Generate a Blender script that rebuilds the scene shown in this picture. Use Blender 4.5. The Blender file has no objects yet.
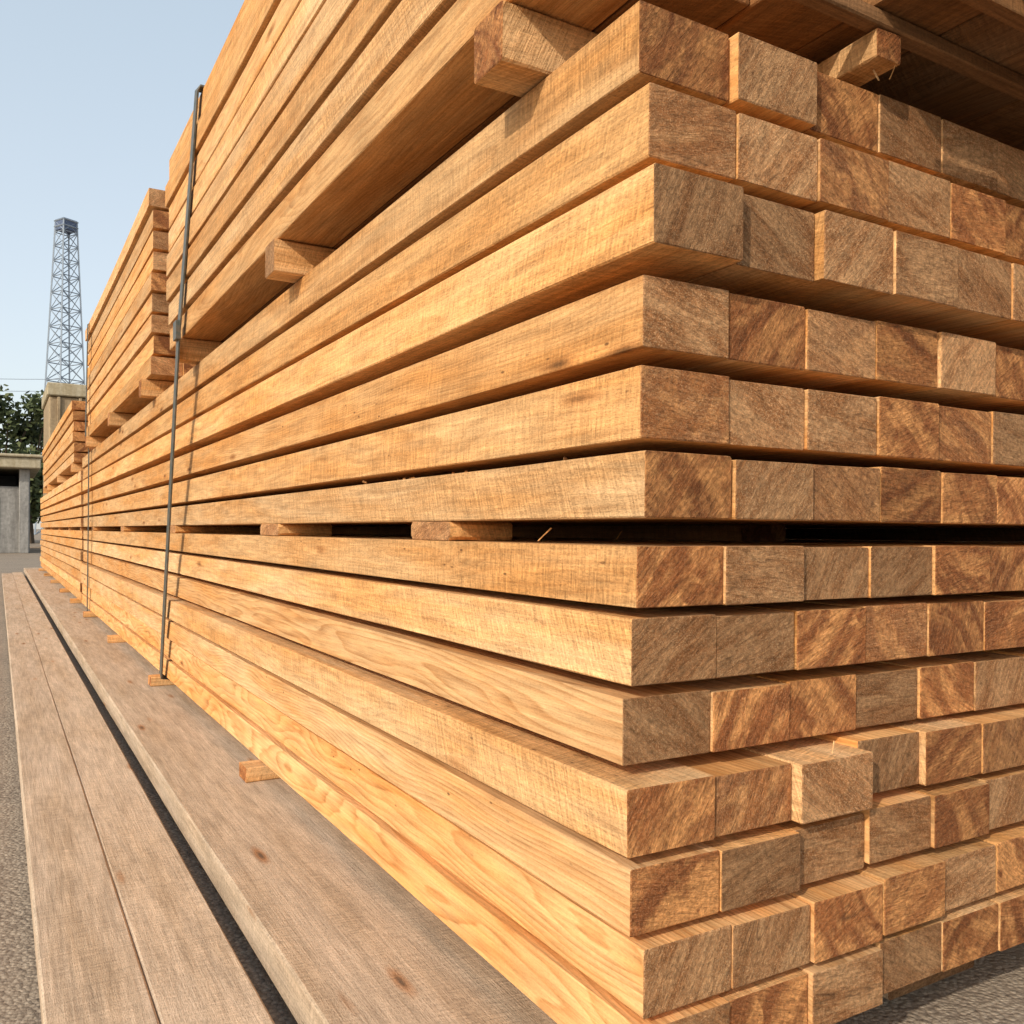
import bpy, math, random
from mathutils import Vector, Matrix
random.seed(7)
ZC=0.84
sc=bpy.context.scene
# ------------------------------------------------------------ node helper
class NT:
    def __init__(s,name):
        s.m=bpy.data.materials.new(name); s.m.use_nodes=True
        s.t=s.m.node_tree; s.n=s.t.nodes; s.l=s.t.links
        s.n.clear()
        s.out=s.n.new('ShaderNodeOutputMaterial'); s.b=s.n.new('ShaderNodeBsdfPrincipled')
        s.l.new(s.b.outputs[0],s.out.inputs[0])
    def put(s,sock,v):
        if v is None: return
        if isinstance(v,bpy.types.NodeSocket): s.l.new(v,sock)
        else:
            if sock.type=='RGBA' and len(v)==3: v=(*v,1)
            sock.default_value=v
    def math(s,op,a,b=None,c=None,clamp=False):
        n=s.n.new('ShaderNodeMath'); n.operation=op; n.use_clamp=clamp
        s.put(n.inputs[0],a); s.put(n.inputs[1],b); s.put(n.inputs[2],c); return n.outputs[0]
    def vm(s,op,a,b=None):
        n=s.n.new('ShaderNodeVectorMath'); n.operation=op
        s.put(n.inputs[0],a); s.put(n.inputs[1],b); return n.outputs[0]
    def scale(s,v,k):
        n=s.n.new('ShaderNodeVectorMath'); n.operation='SCALE'; s.put(n.inputs[0],v); s.put(n.inputs['Scale'],k); return n.outputs[0]
    def comb(s,x,y,z):
        n=s.n.new('ShaderNodeCombineXYZ'); s.put(n.inputs[0],x);s.put(n.inputs[1],y);s.put(n.inputs[2],z); return n.outputs[0]
    def sep(s,v):
        n=s.n.new('ShaderNodeSeparateXYZ'); s.put(n.inputs[0],v); return n.outputs
    def attr(s,name):
        n=s.n.new('ShaderNodeAttribute'); n.attribute_name=name; return n
    def noise(s,v,scale=1,detail=2,rough=.5,dist=0):
        n=s.n.new('ShaderNodeTexNoise'); s.put(n.inputs['Vector'],v)
        n.inputs['Scale'].default_value=scale;n.inputs['Detail'].default_value=detail
        n.inputs['Roughness'].default_value=rough;n.inputs['Distortion'].default_value=dist
        return n.outputs[0]
    def vor(s,v,scale=1,feature='F1'):
        n=s.n.new('ShaderNodeTexVoronoi'); n.feature=feature; s.put(n.inputs['Vector'],v); n.inputs['Scale'].default_value=scale
        return n.outputs
    def mr(s,v,a,b,c=0,d=1,smooth=False):
        n=s.n.new('ShaderNodeMapRange'); n.clamp=True
        if smooth: n.interpolation_type='SMOOTHSTEP'
        s.put(n.inputs[0],v)
        for i,x in enumerate((a,b,c,d)): s.put(n.inputs[i+1],x)
        return n.outputs[0]
    def mix(s,f,a,b,mode='MIX'):
        n=s.n.new('ShaderNodeMix'); n.data_type='RGBA'; n.blend_type=mode; n.clamp_factor=True
        s.put(n.inputs[0],f); s.put(n.inputs[6],a); s.put(n.inputs[7],b); return n.outputs[2]
    def bump(s,h,strength=.5,dist=.002,normal=None):
        n=s.n.new('ShaderNodeBump'); n.inputs['Strength'].default_value=strength; n.inputs['Distance'].default_value=dist
        s.put(n.inputs['Height'],h)
        if normal is not None: s.put(n.inputs['Normal'],normal)
        return n.outputs[0]
    def finish(s,col,rough=.7,normal=None,spec=.3,metal=0):
        s.put(s.b.inputs['Base Color'],col); s.put(s.b.inputs['Roughness'],rough)
        if normal is not None: s.put(s.b.inputs['Normal'],normal)
        s.b.inputs['Specular IOR Level'].default_value=spec
        s.b.inputs['Metallic'].default_value=metal
        return s.m

def wood_common(T,f0=75,f1=140,end=False):
    lc=T.attr('lc').outputs['Vector']; a=T.attr('rnd')
    rc=T.sep(a.outputs['Color']); fig=a.outputs['Alpha']
    L,W,H=T.sep(lc)
    r1,r2,r3=rc[0],rc[1],rc[2]
    off=T.comb(T.math('MULTIPLY',r1,57.),T.math('MULTIPLY',r2,91.),T.math('MULTIPLY',r3,43.))
    nv=T.vm('ADD',T.comb(T.math('MULTIPLY',L,1.1),T.math('MULTIPLY',W,5.),T.math('MULTIPLY',H,5.)),off)
    nn=T.n.new('ShaderNodeTexNoise'); T.put(nn.inputs['Vector'],nv); nn.inputs['Scale'].default_value=1; nn.inputs['Detail'].default_value=2
    nc=T.sep(nn.outputs['Color'])
    if end:
        amp=.06
        w0=T.math('ADD',T.math('MULTIPLY',T.math('SUBTRACT',r1,.5),.20),T.math('MULTIPLY',T.math('SIGN',T.math('SUBTRACT',r1,.5)),.085))
        h0=T.math('ADD',T.math('MULTIPLY',T.math('SUBTRACT',r2,.5),.24),T.math('MULTIPLY',T.math('SIGN',T.math('SUBTRACT',r2,.5)),.06))
    else:
        amp=.15
        w0=T.math('MULTIPLY',T.math('SUBTRACT',r1,.5),.36); h0=T.math('MULTIPLY',T.math('SUBTRACT',r2,.5),.30)
    w=T.math('ADD',T.math('SUBTRACT',W,w0),T.math('MULTIPLY',T.math('SUBTRACT',nc[0],.5),amp))
    h=T.math('ADD',T.math('SUBTRACT',H,h0),T.math('MULTIPLY',T.math('SUBTRACT',nc[1],.5),amp))
    d=T.math('SQRT',T.math('ADD',T.math('MULTIPLY',w,w),T.math('MULTIPLY',h,h)))
    jit=T.noise(T.vm('ADD',T.comb(T.math('MULTIPLY',L,3.),T.math('MULTIPLY',W,60.),T.math('MULTIPLY',H,60.)),off),1.,1,.5)
    d=T.math('ADD',d,T.math('MULTIPLY',T.math('SUBTRACT',jit,.5),.006))
    ring=T.math('FRACT',T.math('MULTIPLY',d,T.mr(r3,0,1,f0,f1)))
    ring=T.math('MULTIPLY',T.math('POWER',ring,2.0),T.mr(ring,.88,1.,1.,0.))
    return L,W,H,r1,r2,r3,fig,off,ring,d

def make_side(name,light,dark,warm,gain=1.0,sawn=1.0,figk=1.0,tint=(.97,.83,.62)):
    T=NT(name)
    L,W,H,r1,r2,r3,fig,off,ring,d=wood_common(T,75,135)
    def V(a,b,c): return T.vm('ADD',T.comb(T.math('MULTIPLY',L,a),T.math('MULTIPLY',W,b),T.math('MULTIPLY',H,c)),off)
    fib=T.noise(V(7.,210.,210.),1.,3,.7)
    blot=T.noise(V(1.3,10.,10.),1.,3,.6)
    blot2=T.noise(V(5.,45.,45.),1.,3,.65)
    skew=T.math('ADD',L,T.math('MULTIPLY',T.math('ADD',W,H),T.math('MULTIPLY',T.math('SUBTRACT',r2,.5),.9)))
    sv=T.vm('ADD',T.comb(T.math('MULTIPLY',skew,190.),T.math('MULTIPLY',W,26.),T.math('MULTIPLY',H,26.)),off)
    saw=T.noise(sv,1.,2,.65)
    speck=T.noise(V(150.,420.,420.),1.,2,.7)
    sawm=T.math('MULTIPLY',T.mr(fig,.35,.6,1.,.10),T.mr(blot,.3,.6,.5,1.1))
    c=T.mix(T.math('MULTIPLY',ring,T.math('MULTIPLY',T.math('MULTIPLY',T.mr(fig,0,1,.32,1.),figk),T.mr(blot2,.3,.65,1.,.55))),light,dark)
    c=T.mix(T.mr(blot,.40,.66,0,.9),c,T.mix(1.,c,warm,'MULTIPLY'))
    v=T.mr(fib,.28,.72,.77,1.15)
    v=T.math('MULTIPLY',v,T.mr(blot2,.3,.7,.78,1.15))
    v=T.math('MULTIPLY',v,T.math('ADD',1.,T.math('MULTIPLY',T.math('MULTIPLY',T.mr(saw,.3,.7,-.27,.17),sawm),sawn)))
    v=T.math('MULTIPLY',v,T.math('ADD',1.,T.math('MULTIPLY',T.mr(speck,.3,.52,-.32,.03),T.mr(fig,.35,.7,1.,.5))))
    v=T.math('MULTIPLY',v,T.mr(r1,0,1,.77*gain,1.12*gain))
    vo=T.vor(V(2.0,9.,9.),1.)
    kd=T.math('ADD',vo[0],T.math('MULTIPLY',T.math('SUBTRACT',blot2,.5),.12))
    knot=T.mr(kd,.05,.14,.8,0.)
    c=T.mix(knot,c,T.mix(T.mr(vo[0],.02,.07,0,1),(.09,.04,.018),(.42,.18,.06)))
    vp=T.vor(V(17.,43.,43.),1.)
    pin=T.math('MULTIPLY',T.math('MULTIPLY',T.mr(vp[0],.06,.12,.8,0.),T.mr(r3,.5,.6,0,1)),T.mr(blot,.50,.58,0,1))
    c=T.mix(pin,c,(.12,.06,.03))
    c=T.scale(c,v)
    c=T.mix(T.mr(r2,0,1,0,.9),c,T.mix(1.,c,tint,'MULTIPLY'))
    hgt=T.math('ADD',T.math('MULTIPLY',fib,.5),T.math('MULTIPLY',T.math('MULTIPLY',saw,sawm),1.0*sawn))
    hgt=T.math('ADD',hgt,T.math('MULTIPLY',speck,T.mr(fig,.35,.7,.45,.25)))
    return T.finish(c,.8,T.bump(hgt,.85,.003),.15)

def make_end(name,k=1.0):
    T=NT(name)
    L,W,H,r1,r2,r3,fig,off,ring,d=wood_common(T,90,150,True)
    ang=T.math('MULTIPLY',T.math('SUBTRACT',T.math('FRACT',T.math('MULTIPLY',T.math('ADD',r1,r3),7.3)),.35),1.9)
    ca=T.math('COSINE',ang); sa=T.math('SINE',ang)
    a=T.math('ADD',T.math('MULTIPLY',W,ca),T.math('MULTIPLY',H,sa))
    b=T.math('SUBTRACT',T.math('MULTIPLY',H,ca),T.math('MULTIPLY',W,sa))
    st=T.noise(T.vm('ADD',T.comb(T.math('MULTIPLY',a,38.),T.math('MULTIPLY',b,230.),0.),off),1.,4,.72,.6)
    pv=T.comb(W,H,T.math('MULTIPLY',r1,9.))
    sp=T.noise(pv,480.,3,.75)
    sp2=T.noise(pv,150.,2,.7)
    bl=T.noise(pv,12.,3,.6,.9)
    smear=T.noise(T.vm('ADD',T.comb(T.math('MULTIPLY',a,7.),T.math('MULTIPLY',b,26.),0.),off),1.,3,.6,.8)
    bd=T.noise(T.comb(T.math('MULTIPLY',d,30.),T.math('MULTIPLY',bl,2.4),T.math('MULTIPLY',r2,37.)),1.,2,.6)
    kind=T.mr(T.math('FRACT',T.math('MULTIPLY',T.math('ADD',r2,r3),5.7)),.42,.62,0,1)
    redb=T.mix(T.mr(bd,.40,.60),(.62,.285,.10),(.24,.082,.027))
    redb=T.mix(T.mr(smear,.46,.62,0,.7),redb,(.34,.12,.038))
    tan=T.mix(T.mr(smear,.38,.62),(.60,.325,.15),(.38,.165,.062))
    c=T.mix(kind,redb,tan)
    c=T.mix(T.math('MULTIPLY',ring,T.math('MULTIPLY',T.mr(bl,.35,.6,1.,.35),T.mr(kind,0,1,.42,.20))),c,T.mix(1.,c,(.45,.30,.22),'MULTIPLY'))
    fz=T.math('MULTIPLY',T.mr(sp,.50,.60),T.math('MULTIPLY',T.mr(kind,0,1,.22,.72),T.mr(bl,.3,.6,1.,.55)))
    c=T.mix(fz,c,(.78,.50,.27))
    v=T.mr(st,.3,.7,.60,1.34)
    v=T.math('MULTIPLY',v,T.math('MULTIPLY',T.mr(sp2,.3,.6,.66,1.10),T.mr(r3,0,1,.72*k,1.22*k)))
    cn=T.noise(T.vm('ADD',T.comb(T.math('MULTIPLY',a,3.),T.math('MULTIPLY',b,26.),4.),off),1.,1,.4)
    crack=T.math('MULTIPLY',T.mr(T.math('ABSOLUTE',T.math('SUBTRACT',cn,.5)),0,.009,.6,0.),T.mr(bl,.56,.62))
    c=T.mix(crack,T.scale(c,v),(.07,.035,.018))
    h=T.math('ADD',T.math('MULTIPLY',st,1.2),T.math('ADD',T.math('MULTIPLY',sp,T.mr(kind,0,1,.45,1.3)),T.math('MULTIPLY',sp2,.7)))
    return T.finish(c,.82,T.bump(h,1.,.004),.15)

SIDE=make_side('sawn_timber_side',(.80,.515,.265),(.47,.215,.072),(.94,.74,.50))
END=make_end('sawn_timber_end')
OLD=make_side('weathered_board',(.60,.475,.355),(.40,.295,.205),(.86,.81,.74),1.0,.7,.6,(.96,.93,.88))
OLDE=make_end('weathered_board_end',.7)
DRK=make_side('shaded_brown_timber_side',(.30,.165,.08),(.17,.08,.035),(.85,.75,.6))  # weathered brown, with the shade of overhang and gap put into the colour
DRKE=make_end('shaded_brown_timber_end',.55)

# ------------------------------------------------------------ mesh builder
class MB:
    def __init__(s): s.v=[];s.f=[];s.lc=[];s.rn=[];s.mi=[]
    def beam(s,origin,ax,up,length,w,h,ch=.003,nseg=10,bow=(0,0),rough=.0005,rnd=None):
        ax=Vector(ax).normalized(); up=Vector(up).normalized(); sd=ax.cross(up).normalized()
        o=Vector(origin)
        if rnd is None: rnd=(random.random(),random.random(),random.random(),random.random()*.5)
        def ring(t,inset,shrink):
            a=w/2-shrink; b=h/2-shrink; c=ch
            pts=[(-a+c,-b),(a-c,-b),(a,-b+c),(a,b-c),(a-c,b),(-a+c,b),(-a,b-c),(-a,-b+c)]
            k=t/length
            bw=math.sin(math.pi*k)*bow[0]; bh=math.sin(math.pi*k)*bow[1]
            st=len(s.v)
            for (p,q) in pts:
                jx=random.uniform(-rough,rough); jy=random.uniform(-rough,rough)
                s.v.append(o+ax*t+sd*(p+bw+jx)+up*(q+bh+jy))
                s.lc.append((t+rnd[0]*3,p,q)); s.rn.append(rnd)
            return st
        e=min(ch,.0012)
        ts=[(0,0,e),(e,0,0)]
        for i in range(1,nseg+1):
            k=(i/(nseg+1))**1.7
            ts.append((ch+k*(length-2*ch),0,0))
        ts+=[(length-e,0,0),(length,0,e)]
        rs=[ring(*t) for t in ts]
        n=len(rs)-1
        for q,(a,b) in enumerate(zip(rs[:-1],rs[1:])):
            for i in range(8):
                j=(i+1)%8
                s.f.append((a+i,b+i,b+j,a+j)); s.mi.append(1 if q in (0,n-1) else 0)
        s.f.append(tuple(rs[0]+i for i in range(8))); s.mi.append(1)
        s.f.append(tuple(rs[-1]+i for i in reversed(range(8)))); s.mi.append(1)
    def build(s,name,mats,parent=None):
        me=bpy.data.meshes.new(name); me.from_pydata([tuple(v) for v in s.v],[],s.f)
        for m in mats: me.materials.append(m)
        a=me.attributes.new('lc','FLOAT_VECTOR','POINT'); a.data.foreach_set('vector',[x for v in s.lc for x in v])
        a=me.attributes.new('rnd','FLOAT_COLOR','POINT'); a.data.foreach_set('color',[x for v in s.rn for x in v])
        me.polygons.foreach_set('material_index',s.mi)
        me.update()
        import bmesh
        bm=bmesh.new(); bm.from_mesh(me); bmesh.ops.recalc_face_normals(bm,faces=bm.faces); bm.to_mesh(me); bm.free()
        ob=bpy.data.objects.new(name,me); sc.collection.objects.link(ob)
        if parent: ob.parent=parent
        return ob
def R(a,b): return random.uniform(a,b)
Yd=(0,1,0); Zd=(0,0,1); Xd=(1,0,0)
NC=13; PW=.150
def empty(name):
    e=bpy.data.objects.new(name,None); sc.collection.objects.link(e); return e

# rows: (zbottom, ztop, X offset, Y offset, figure)
up_rows=[(.570,.660,-.014,.000,.2),(.463,.555,-.008,-.012,.1),(.352,.449,-.012,-.028,.15),(.232,.323,-.002,.004,.45),(.119,.211,.0,.010,.1),(.019,.103,.0,.0,.15)]
lo_rows=[(-.096,-.016,.0,.015,.2),(-.196,-.109,.0,.025,.2),(-.300,-.213,-.001,.040,1.0),(-.402,-.317,-.024,.0,.2),(-.500,-.416,-.018,.0,.8),(-.599,-.513,-.006,-.012,1.0),(-.694,-.611,-.010,-.015,1.0)]
X0=.696; Y0=.867
special={('U',0,1):-.014,('U',0,2):.0,('U',2,0):-.0,('U',2,1):.016,('U',1,2):-.006,('L',3,2):-.014,('L',5,3):-.008,('L',3,3):.014,('L',4,2):.010,('L',5,2):-.006,('L',2,1):-.004}
def stack(name,rows,tag,x0,y0,length,nc=NC,jy=.0045,jx=.0,nseg=12,yfun=None,alt=None):
    M=MB()
    for ri,(zb,zt,dx,dy,fig) in enumerate(rows):
        x=x0+dx+R(-jx,jx)
        for c in range(nc):
            wv=PW-R(.000,.006)
            hh=(zt-zb)
            dz=0
            if c>0: hh-=R(0,.004)
            if tag=='L' and ri>=3 and c>=3: dz=.006+.003*R(0,1)
            e=special.get((tag,ri,c),R(-jy,jy) if c>0 else 0)
            yy=y0+dy+e
            if yfun: yy+=yfun(ri,c,x)
            ln=length-(yy-y0)+R(-.03,.03)
            r1=R(0,1)
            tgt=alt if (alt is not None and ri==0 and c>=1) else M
            tgt.beam((x+wv/2,yy,zb+hh/2+ZC+dz),Yd,Zd,ln,wv,hh-.001,R(.001,.0022),nseg,
                   (R(-.004,.004) ,R(-.0012,.0012)),.0006,(r1,R(0,1),R(0,1),fig if c==0 else R(0,.9)))
            x+=wv+R(.001,.004)
    return M
LEN1=8.3
e1=empty('lumber_stack')
stack('a',up_rows,'U',X0,Y0,LEN1).build('upper_bundle',[SIDE,END],e1)
stack('b',lo_rows,'L',X0,Y0,LEN1).build('lower_bundle',[SIDE,END],e1)
M=MB()
for y,ww,ll in ((1.50,.17,.13),(2.62,.20,.16),(4.3,.15,1.95),(6.2,.15,1.95),(8.3,.15,1.95)):
    M.beam((X0+R(-.004,.004),y,.0015+ZC),Xd,Zd,ll,ww,.034,.007,3,(0,0),.0015,(.9,.9,.95,.1))
M.build('bundle_spacers',[SIDE,END],e1)
M=MB()
for x in (1.30,2.30):   # runners added inside the gap as dark backing, so no light shows through
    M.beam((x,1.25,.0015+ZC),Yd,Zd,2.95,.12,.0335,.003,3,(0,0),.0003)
M.build('gap_backing_runners',[DRK,DRKE],e1)
M=MB()
for y in (.97,2.66,4.48,6.3,8.2):
    M.beam((X0-R(.060,.075),y,-.717+ZC),Xd,Zd,1.95,.085,.043,.003,3,(0,0),.001)
M.build('ground_bearers',[SIDE,END],e1)
e2=empty('lumber_stack')
def regrow(rows): return [(a,b,R(-.012,.012),R(-.02,.02),R(.1,.9)) for a,b,_,_,_ in rows]
stack('a',regrow(up_rows)[1:],'F',X0-.005,9.35,9.2,8,.02,nseg=5).build('upper_bundle',[SIDE,END],e2)
stack('b',regrow(lo_rows),'F',X0-.005,9.35,9.2,8,.02,nseg=5).build('lower_bundle',[SIDE,END],e2)
M=MB()
for y in (9.8,11.5,13.5,15.5,17.5):
    M.beam((X0-.07,y,-.717+ZC),Xd,Zd,1.3,.085,.043,.004,2)
    M.beam((X0+.02,y,.0015+ZC),Xd,Zd,1.2,.085,.034,.004,2)
M.build('bearers',[SIDE,END],e2)

XU=.615; ZU=.747
def tier(name,xs,zb,n,y0,length,nc,yfun=None,nseg=10,h=.086,gap=.015,dark=False):
    e=empty('lumber_stack')
    rows=[(zb+i*(h+gap),zb+i*(h+gap)+h,R(-.012,.012)-.0015*i,0,R(.0,.55)) for i in range(n)]
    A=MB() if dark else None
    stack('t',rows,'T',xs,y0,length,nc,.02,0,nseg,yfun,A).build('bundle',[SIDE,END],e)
    if A: A.build('bottom_course',[DRK,DRKE],e)  # underside shade carried by the darker timber colour
    return e,rows
def yf(ri,c,x):
    if ri==0: return -max(0,min(.42,(x-.86)*.85))
    if ri==1: return -max(0,min(.42,(x-.90)*.85))
    return R(0,.03)
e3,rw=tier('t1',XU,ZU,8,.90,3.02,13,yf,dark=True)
M=MB()
for y in (1.12,2.30,3.66):
    M.beam((XU-.01,y,.7035+ZC),Xd,Zd,2.0,.085,.083,.003,4,(0,0),.0008)
M.beam((1.10,.825,.7005+ZC),(0.06,1,0),Zd,.24,.05,.041,.002,3,(0,0),.0008)
for i in range(1,8):
    for y in (1.5,2.5,3.4):
        M.beam((XU+.03,y,ZU+i*.101-.0075+ZC),Xd,Zd,1.8,.04,.013,.001,2)
M.build('tier_bearers',[SIDE,END],e3)
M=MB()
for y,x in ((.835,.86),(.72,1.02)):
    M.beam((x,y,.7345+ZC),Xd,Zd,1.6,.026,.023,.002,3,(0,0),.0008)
M.build('shaded_brown_battens',[DRK,DRKE],e3)
e4,_=tier('t2',.64,ZU,9,4.55,3.6,9,nseg=6)
M=MB()
for y in (4.75,6.2,7.9): M.beam((.61,y,.7035+ZC),Xd,Zd,1.5,.085,.083,.003,3)
for i in range(1,9):
    for y in (4.9,6.2,7.6): M.beam((.67,y,ZU+i*.101-.0075+ZC),Xd,Zd,1.3,.04,.013,.001,2)
M.build('tier_bearers',[SIDE,END],e4)
e5,_=tier('t3',.63,ZU-.1,6,9.5,6.5,8,nseg=4)
M=MB()
for y in (9.7,12,14.5,15.8): M.beam((.62,y,.60+ZC),Xd,Zd,1.3,.085,.083,.003,3)
M.build('tier_bearers',[SIDE,END],e5)

# ------------------------------------------------------------ ground boards
def board(name,x0,x1,zt,th,y0,y1,rn=None):
    M=MB()
    M.beam(((x0+x1)/2,y0,zt-th/2+ZC),Yd,Zd,y1-y0,x1-x0,th,.004,26,(R(-.006,.006),0),.0008,rn or (R(.5,1),R(0,1),R(0,.45),R(.1,.4)))
    return M.build(name,[OLD,OLDE])
board('timber_plank',.068,.226,-.775,.045,-.6,17.5)
board('timber_plank',.229,.386,-.777,.045,-.5,17.9)
board('timber_sleeper',.432,.80,-.7395,.075,-.5,19.0)
for xs in (1.35,2.1):
    board('timber_sleeper',xs,xs+.25,-.7395,.075,1.0,18.5)

# ------------------------------------------------------------ straps
T=NT('strap_steel'); g=T.n.new('ShaderNodeTexCoord')
nz=T.noise(g.outputs['Object'],35,3,.6)
STRAP=T.finish(T.mix(T.mr(nz,.4,.65),(.085,.10,.09),(.17,.14,.105)),.5,None,.4,.3)
def strap(name,pts,w,parent,buck=None):
    vs=[];fs=[];th=.003
    for i,p in enumerate(pts):
        p=Vector(p)
        a=Vector(pts[max(0,i-1)]);b=Vector(pts[min(len(pts)-1,i+1)])
        d=(b-a).normalized(); wd=Vector((0,1,0)); wd=(wd-d*wd.dot(d)).normalized(); n=d.cross(wd).normalized()
        k=len(vs)
        for sx,sy in ((-1,-1),(1,-1),(1,1),(-1,1)): vs.append(p+wd*w/2*sx+n*th*sy)
        if i:
            for j in range(4): fs.append((k-4+j,k-4+(j+1)%4,k+(j+1)%4,k+j))
    fs.append((0,1,2,3)); fs.append(tuple(len(vs)-4+i for i in (3,2,1,0)))
    if buck:
        for (by,bz,bx) in buck:
            k=len(vs)
            for dx in (-.012,.006):
                for dy,dz in ((-.032,-.035),(.032,-.035),(.032,.035),(-.032,.035)):
                    vs.append(Vector((bx+dx,by+dy,bz+dz)))
            fs+= [(k,k+1,k+2,k+3),(k+7,k+6,k+5,k+4)]+[(k+j,k+4+j,k+4+(j+1)%4,k+(j+1)%4) for j in range(4)]
    me=bpy.data.meshes.new(name); me.from_pydata([tuple(v) for v in vs],[],fs); me.materials.append(STRAP)
    ob=bpy.data.objects.new(name,me); sc.collection.objects.link(ob); return ob
zt=ZU+8*.101-.015+ZC
xm=XU+min(r[2] for r in rw)-.005
strap('steel_strap',[(1.2,4.42,-.700+ZC),(.70,4.42,-.702+ZC),(.665,4.40,-.685+ZC),(xm,3.57,.745+ZC),(xm,3.42,1.1+ZC),(xm,3.24,zt-.002),(xm+.006,3.23,zt+.005),(1.2,3.22,zt+.005),(2.4,3.22,zt+.005),(2.66,3.3,zt-.05),(2.72,4.3,-.68+ZC),(2.6,4.42,-.702+ZC),(1.2,4.42,-.7035+ZC)],.050,None,[(3.57,.76+ZC,xm-.003)])
strap('steel_strap',[(.666,8.35,-.70+ZC),(.666,8.3,.0+ZC),(.662,8.25,.66+ZC),(.610,7.9,.75+ZC),(.608,7.75,1.62+ZC),(.65,7.74,1.649+ZC),(1.9,7.74,1.649+ZC)],.048,None)

# ------------------------------------------------------------ ground
T=NT('gravel'); g=T.n.new('ShaderNodeTexCoord').outputs['Object']
v=T.vor(g,110.); n1=T.noise(g,1.3,4,.6); n2=T.noise(g,300,2,.7)
st=T.sep(v[1])[0]
c=T.mix(st,(.20,.155,.115),(.45,.37,.28))
c=T.mix(T.mr(n2,.5,.7,0,.6),c,(.50,.42,.33))
c=T.mix(T.mr(v[0],.4,.75,0,.6),c,(.14,.105,.08))
c=T.mix(T.mr(n1,.4,.65,0,.6),c,(.36,.285,.21))
h=T.math('ADD',T.math('SUBTRACT',1.,v[0]),T.math('MULTIPLY',n2,.4))
GR=T.finish(c,.9,T.bump(h,.7,.005),.2)
me=bpy.data.meshes.new('ground'); S=1500
me.from_pydata([(-S,-S,0),(S,-S,0),(S,S,0),(-S,S,0)],[],[(0,1,2,3)]); me.materials.append(GR)
ob=bpy.data.objects.new('ground',me); sc.collection.objects.link(ob); ob.location.z=.002

def boxes(name,bl,mat,parent=None,bev=.0):
    vs=[];fs=[]
    for (x0,x1,y0,y1,z0,z1) in bl:
        k=len(vs); vs+=[(x0,y0,z0),(x1,y0,z0),(x1,y1,z0),(x0,y1,z0),(x0,y0,z1),(x1,y0,z1),(x1,y1,z1),(x0,y1,z1)]
        fs+=[(k,k+3,k+2,k+1),(k+4,k+5,k+6,k+7),(k,k+1,k+5,k+4),(k+1,k+2,k+6,k+5),(k+2,k+3,k+7,k+6),(k+3,k,k+4,k+7)]
    me=bpy.data.meshes.new(name); me.from_pydata(vs,[],fs); me.materials.append(mat)
    ob=bpy.data.objects.new(name,me); sc.collection.objects.link(ob)
    if bev:
        m=ob.modifiers.new('b','BEVEL'); m.width=bev; m.segments=1
    if parent: ob.parent=parent
    return ob
def concrete(name,a,b,sc_=1.):
    T=NT(name); g=T.n.new('ShaderNodeTexCoord').outputs['Object']
    x,y,z=T.sep(g)
    s1=T.noise(T.comb(T.math('MULTIPLY',x,3.),y,T.math('MULTIPLY',z,.4)),1.5*sc_,4,.65)
    s2=T.noise(g,9.,3,.7)
    c=T.mix(T.mr(s1,.35,.65),a,b); c=T.mix(T.mr(s2,.4,.7,0,.5),c,tuple(k*.6 for k in a))
    return T.finish(c,.9,T.bump(s2,.5,.02),.2)
CG=concrete('concrete_grey',(.22,.21,.195),(.36,.345,.32)); CY=concrete('concrete_ochre',(.36,.29,.18),(.48,.42,.30)); CB=concrete('concrete_brown',(.28,.20,.12),(.42,.32,.20))
T=NT('dark_glass_and_shade'); DG=T.finish((.03,.035,.04),.4)  # window glass, also the painted shade inside the shed
e=empty('concrete_shed')
boxes('walls',[(-12,.95,34.2,34.5,0,2.25),(-12,-11.7,34.5,40,0,2.85),(.65,.95,34.5,40,0,2.85),(-12,.95,39.7,40,0,2.85)],CG,e,.02)
boxes('roof',[(-12.6,1.25,33.6,40.4,2.85,3.2),(-12.7,1.32,33.5,40.5,3.21,3.31)],CY,e,.03)
boxes('pillars',[(x,x+.3,34.0,34.19,0,2.84) for x in (-11.9,-8.7,-5.5,-2.3,.62)],CG,e,.02)
boxes('panels',[(-8+3.2*i,-6.4+3.2*i,34.15,34.197,.5,1.9) for i in range(3)],CY,e,.01)
boxes('interior_shade',[(-11.6,.6,38.,38.1,.1,2.8)],DG,e)  # near-black sheet standing in for the shade behind the opening
e=empty('concrete_building')
boxes('walls',[(1.80,5.5,41,46,0,6.3)],CB,e,.05)
boxes('parapet',[(1.72,5.65,40.85,46.15,6.32,6.85)],CY,e,.04)
boxes('ribs',[(2.1+i*.8,2.22+i*.8,40.9,40.997,.1,6.28) for i in range(5)],CB,e,.02)
boxes('windows',[(2.35+i*.8,2.75+i*.8,40.95,40.997,zz,zz+.7) for i in range(4) for zz in (1.2,3.0)],DG,e)
boxes('yard_wall',[(-40,-12.8,36,36.2,0,1.8)]+[(-40+i*3,-39.7+i*3,35.95,35.998,0,1.9) for i in range(9)],CG,None,.02)

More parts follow.
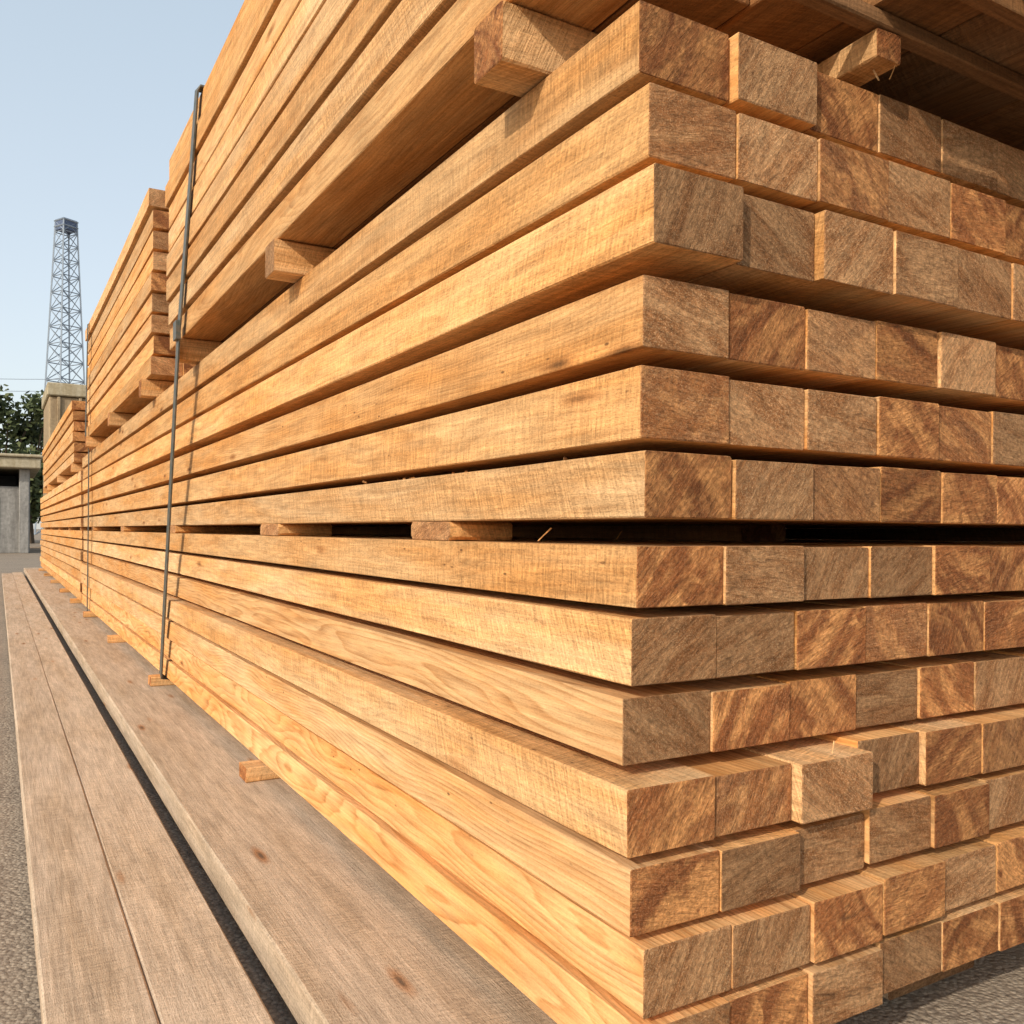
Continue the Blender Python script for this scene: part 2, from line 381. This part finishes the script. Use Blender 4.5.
# ------------------------------------------------------------ lattice tower
T=NT('hazed_tower_paint'); TP=T.finish((.27,.32,.38),.6,None,.3)  # steel paint lightened to put distance haze into the colour
T=NT('tower_cabin_paint'); TC=T.finish((.09,.12,.20),.6,None,.3)
vs=[];fs=[]
def strut(p,q,t):
    p=Vector(p);q=Vector(q);d=(q-p).normalized(); a=d.orthogonal().normalized(); b=d.cross(a); k=len(vs)
    for P in (p,q):
        for s1,s2 in ((-1,-1),(1,-1),(1,1),(-1,1)): vs.append(P+a*t/2*s1+b*t/2*s2)
    fs.extend([(k,k+1,k+2,k+3),(k+7,k+6,k+5,k+4)]+[(k+j,k+4+j,k+4+(j+1)%4,k+(j+1)%4) for j in range(4)])
def hw(z): return 2.55-(2.55-.95)*min(1,z/42.5)**.9
nl=18; zs=[42.5*(1-(1-i/nl)**1.15) for i in range(nl+1)]
for i in range(nl):
    a,b=zs[i],zs[i+1]; wa,wb=hw(a),hw(b)
    ca=[(-wa,-wa,a),(wa,-wa,a),(wa,wa,a),(-wa,wa,a)]; cb=[(-wb,-wb,b),(wb,-wb,b),(wb,wb,b),(-wb,wb,b)]
    for j in range(4):
        k=(j+1)%4
        strut(ca[j],cb[j],.17); strut(cb[j],cb[k],.10); strut(ca[j],cb[k],.09); strut(ca[k],cb[j],.09)
top=hw(42.5)
for z in (41.7,42.5):
    for sx in (-1,1):
        strut((-top*1.1,sx*top*1.1,z),(top*1.1,sx*top*1.1,z),.15); strut((sx*top*1.1,-top*1.1,z),(sx*top*1.1,top*1.1,z),.15)
me=bpy.data.meshes.new('lattice_tower'); me.from_pydata([tuple(v) for v in vs],[],fs); me.materials.append(TP)
ob=bpy.data.objects.new('lattice_tower',me); sc.collection.objects.link(ob); ob.location=(7.8,134.3,0); ob.rotation_euler.z=.5
cab=boxes('platform_cabin',[(-1.,1.,-1.,1.,41.2,42.7)],TC,None,.05); cab.parent=ob
e=empty('power_line')
for k,(z0,z1) in enumerate(((20,17),(18.6,15.4))):
    cu=bpy.data.curves.new('wire','CURVE'); cu.dimensions='3D'; cu.bevel_depth=.035
    sp=cu.splines.new('POLY'); sp.points.add(20)
    for i in range(21):
        t=i/20; sp.points[i].co=(-80+t*87,130+t*4,z0+(z1-z0)*t-4*t*(1-t)*3+4,1)
    cu.materials.append(TP); o=bpy.data.objects.new('wire_%d'%(k+1),cu); sc.collection.objects.link(o); o.parent=e

# ------------------------------------------------------------ trees (distant mass)
T=NT('foliage'); oi=T.attr('tint').outputs['Fac']
c=T.mix(oi,(.055,.075,.03),(.14,.155,.065)); FOL=T.finish(c,.7,None,.2)
T=NT('bark'); BK=T.finish((.09,.065,.045),.9)
vs=[];fs=[];tint=[];mi=[]
def tube(p,q,r0,r1):
    p=Vector(p);q=Vector(q);d=(q-p).normalized();a=d.orthogonal().normalized();b=d.cross(a);k=len(vs)
    for P,r in ((p,r0),(q,r1)):
        for i in range(6):
            an=i*math.pi/3; vs.append(P+a*math.cos(an)*r+b*math.sin(an)*r)
    for i in range(6): fs.append((k+i,k+(i+1)%6,k+6+(i+1)%6,k+6+i)); mi.append(1); tint.append(0)
for ti in range(26):
    tx=-36+ti*1.65+R(-.5,.5); ty=R(54,66); H=R(7.4,9.4)
    tube((tx,ty,0),(tx+R(-.3,.3),ty,H*.55),.24,.13)
    cl=[]
    for k in range(13):
        an=R(0,6.28); rr=R(.3,2.0); z=H*R(.25,.90); c=Vector((tx+math.cos(an)*rr,ty+math.sin(an)*rr,z)); cl.append((c,R(.8,1.4)))
        tube((tx,ty,H*R(.2,.5)),c,.08,.03)
    for c,r in cl:
        base=R(0,.7)
        for q in range(190):
            d=Vector((random.gauss(0,1),random.gauss(0,1),random.gauss(0,.8))).normalized()*r*R(.3,1.1)
            p=c+d; a=Vector((R(-1,1),R(-1,1),R(-1,1))).normalized()*R(.1,.24); b=a.orthogonal().normalized()*R(.08,.18)
            k=len(vs); vs.extend([p-a,p+b,p+a,p-b]); fs.append((k,k+1,k+2,k+3)); mi.append(0); tint.append(min(1,base+R(-.1,.35)))
me=bpy.data.meshes.new('trees'); me.from_pydata([tuple(v) for v in vs],[],fs); me.materials.append(FOL); me.materials.append(BK)
me.polygons.foreach_set('material_index',mi); a=me.attributes.new('tint','FLOAT','FACE'); a.data.foreach_set('value',tint)
ob=bpy.data.objects.new('trees',me); sc.collection.objects.link(ob)

# ------------------------------------------------------------ chips / splinters
M=MB()
for i in range(14):
    x=R(.70,.76); y=R(1.0,2.4)
    M.beam((x,y,.107+ZC),(R(-1,1),R(-1,1),R(-.1,.3)),Zd,R(.005,.011),.005,.004,.0005,1)
for (x,y,z,l) in ((.715,1.15,-.014,.03),(1.12,.84,.664,.02),(1.11,.85,.664,.018),(1.02,.85,-.310,.02),(.9,1.2,-.014,.03)):
    M.beam((x,y,z+ZC),(R(-.6,.6),R(-.6,.3),R(.3,1)),(0.01,1,0),l,.0018,.0012,.0003,1)
M.build('wood_chips',[SIDE,END])

# ------------------------------------------------------------ light
sd=Vector((-.77,-.42,.49)).normalized()
sun=bpy.data.lights.new('sun','SUN'); sun.energy=3.3; sun.angle=math.radians(.8); sun.color=(1,.905,.765)
so=bpy.data.objects.new('sun',sun); sc.collection.objects.link(so); so.rotation_euler=sd.to_track_quat('Z','Y').to_euler()
w=bpy.data.worlds.new('World'); sc.world=w; w.use_nodes=True; nt=w.node_tree
bg=nt.nodes['Background']; sk=nt.nodes.new('ShaderNodeTexSky'); sk.sky_type='NISHITA'; sk.sun_disc=False
sk.sun_elevation=math.asin(sd.z); sk.sun_rotation=math.atan2(sd.x,sd.y); sk.air_density=1.0; sk.dust_density=3.0; sk.ozone_density=1.0
tc=nt.nodes.new('ShaderNodeTexCoord'); sx=nt.nodes.new('ShaderNodeSeparateXYZ'); nt.links.new(tc.outputs['Generated'],sx.inputs[0])
cr=nt.nodes.new('ShaderNodeValToRGB'); nt.links.new(sx.outputs[2],cr.inputs[0])
el=cr.color_ramp.elements
el[0].position=0.; el[0].color=(.62,.60,.55,1); el[1].position=1.; el[1].color=(.08,.10,.12,1)
x=el.new(.12); x.color=(.54,.56,.55,1); x=el.new(.50); x.color=(.43,.49,.51,1)
ms=nt.nodes.new('ShaderNodeVectorMath'); ms.operation='SCALE'; ms.inputs['Scale'].default_value=10.; nt.links.new(cr.outputs[0],ms.inputs[0])
ad=nt.nodes.new('ShaderNodeVectorMath'); ad.operation='ADD'; nt.links.new(sk.outputs[0],ad.inputs[0]); nt.links.new(ms.outputs[0],ad.inputs[1])
nt.links.new(ad.outputs[0],bg.inputs[0]); bg.inputs[1].default_value=.1
sc.view_settings.view_transform='Standard'; sc.view_settings.look='None'; sc.view_settings.exposure=0

# ------------------------------------------------------------ camera
cam=bpy.data.cameras.new('camera'); cam.sensor_width=36; cam.lens=884/1024*36; cam.clip_end=5000; cam.clip_start=.02
cam.shift_y=20/1024
co=bpy.data.objects.new('camera',cam); sc.collection.objects.link(co)
co.matrix_world=Matrix.Translation((0,0,ZC))@Matrix.Rotation(math.radians(-30.2),4,'Z')@Matrix.Rotation(math.radians(90),4,'X')@Matrix.Rotation(math.radians(.42),4,'Z')
sc.camera=co
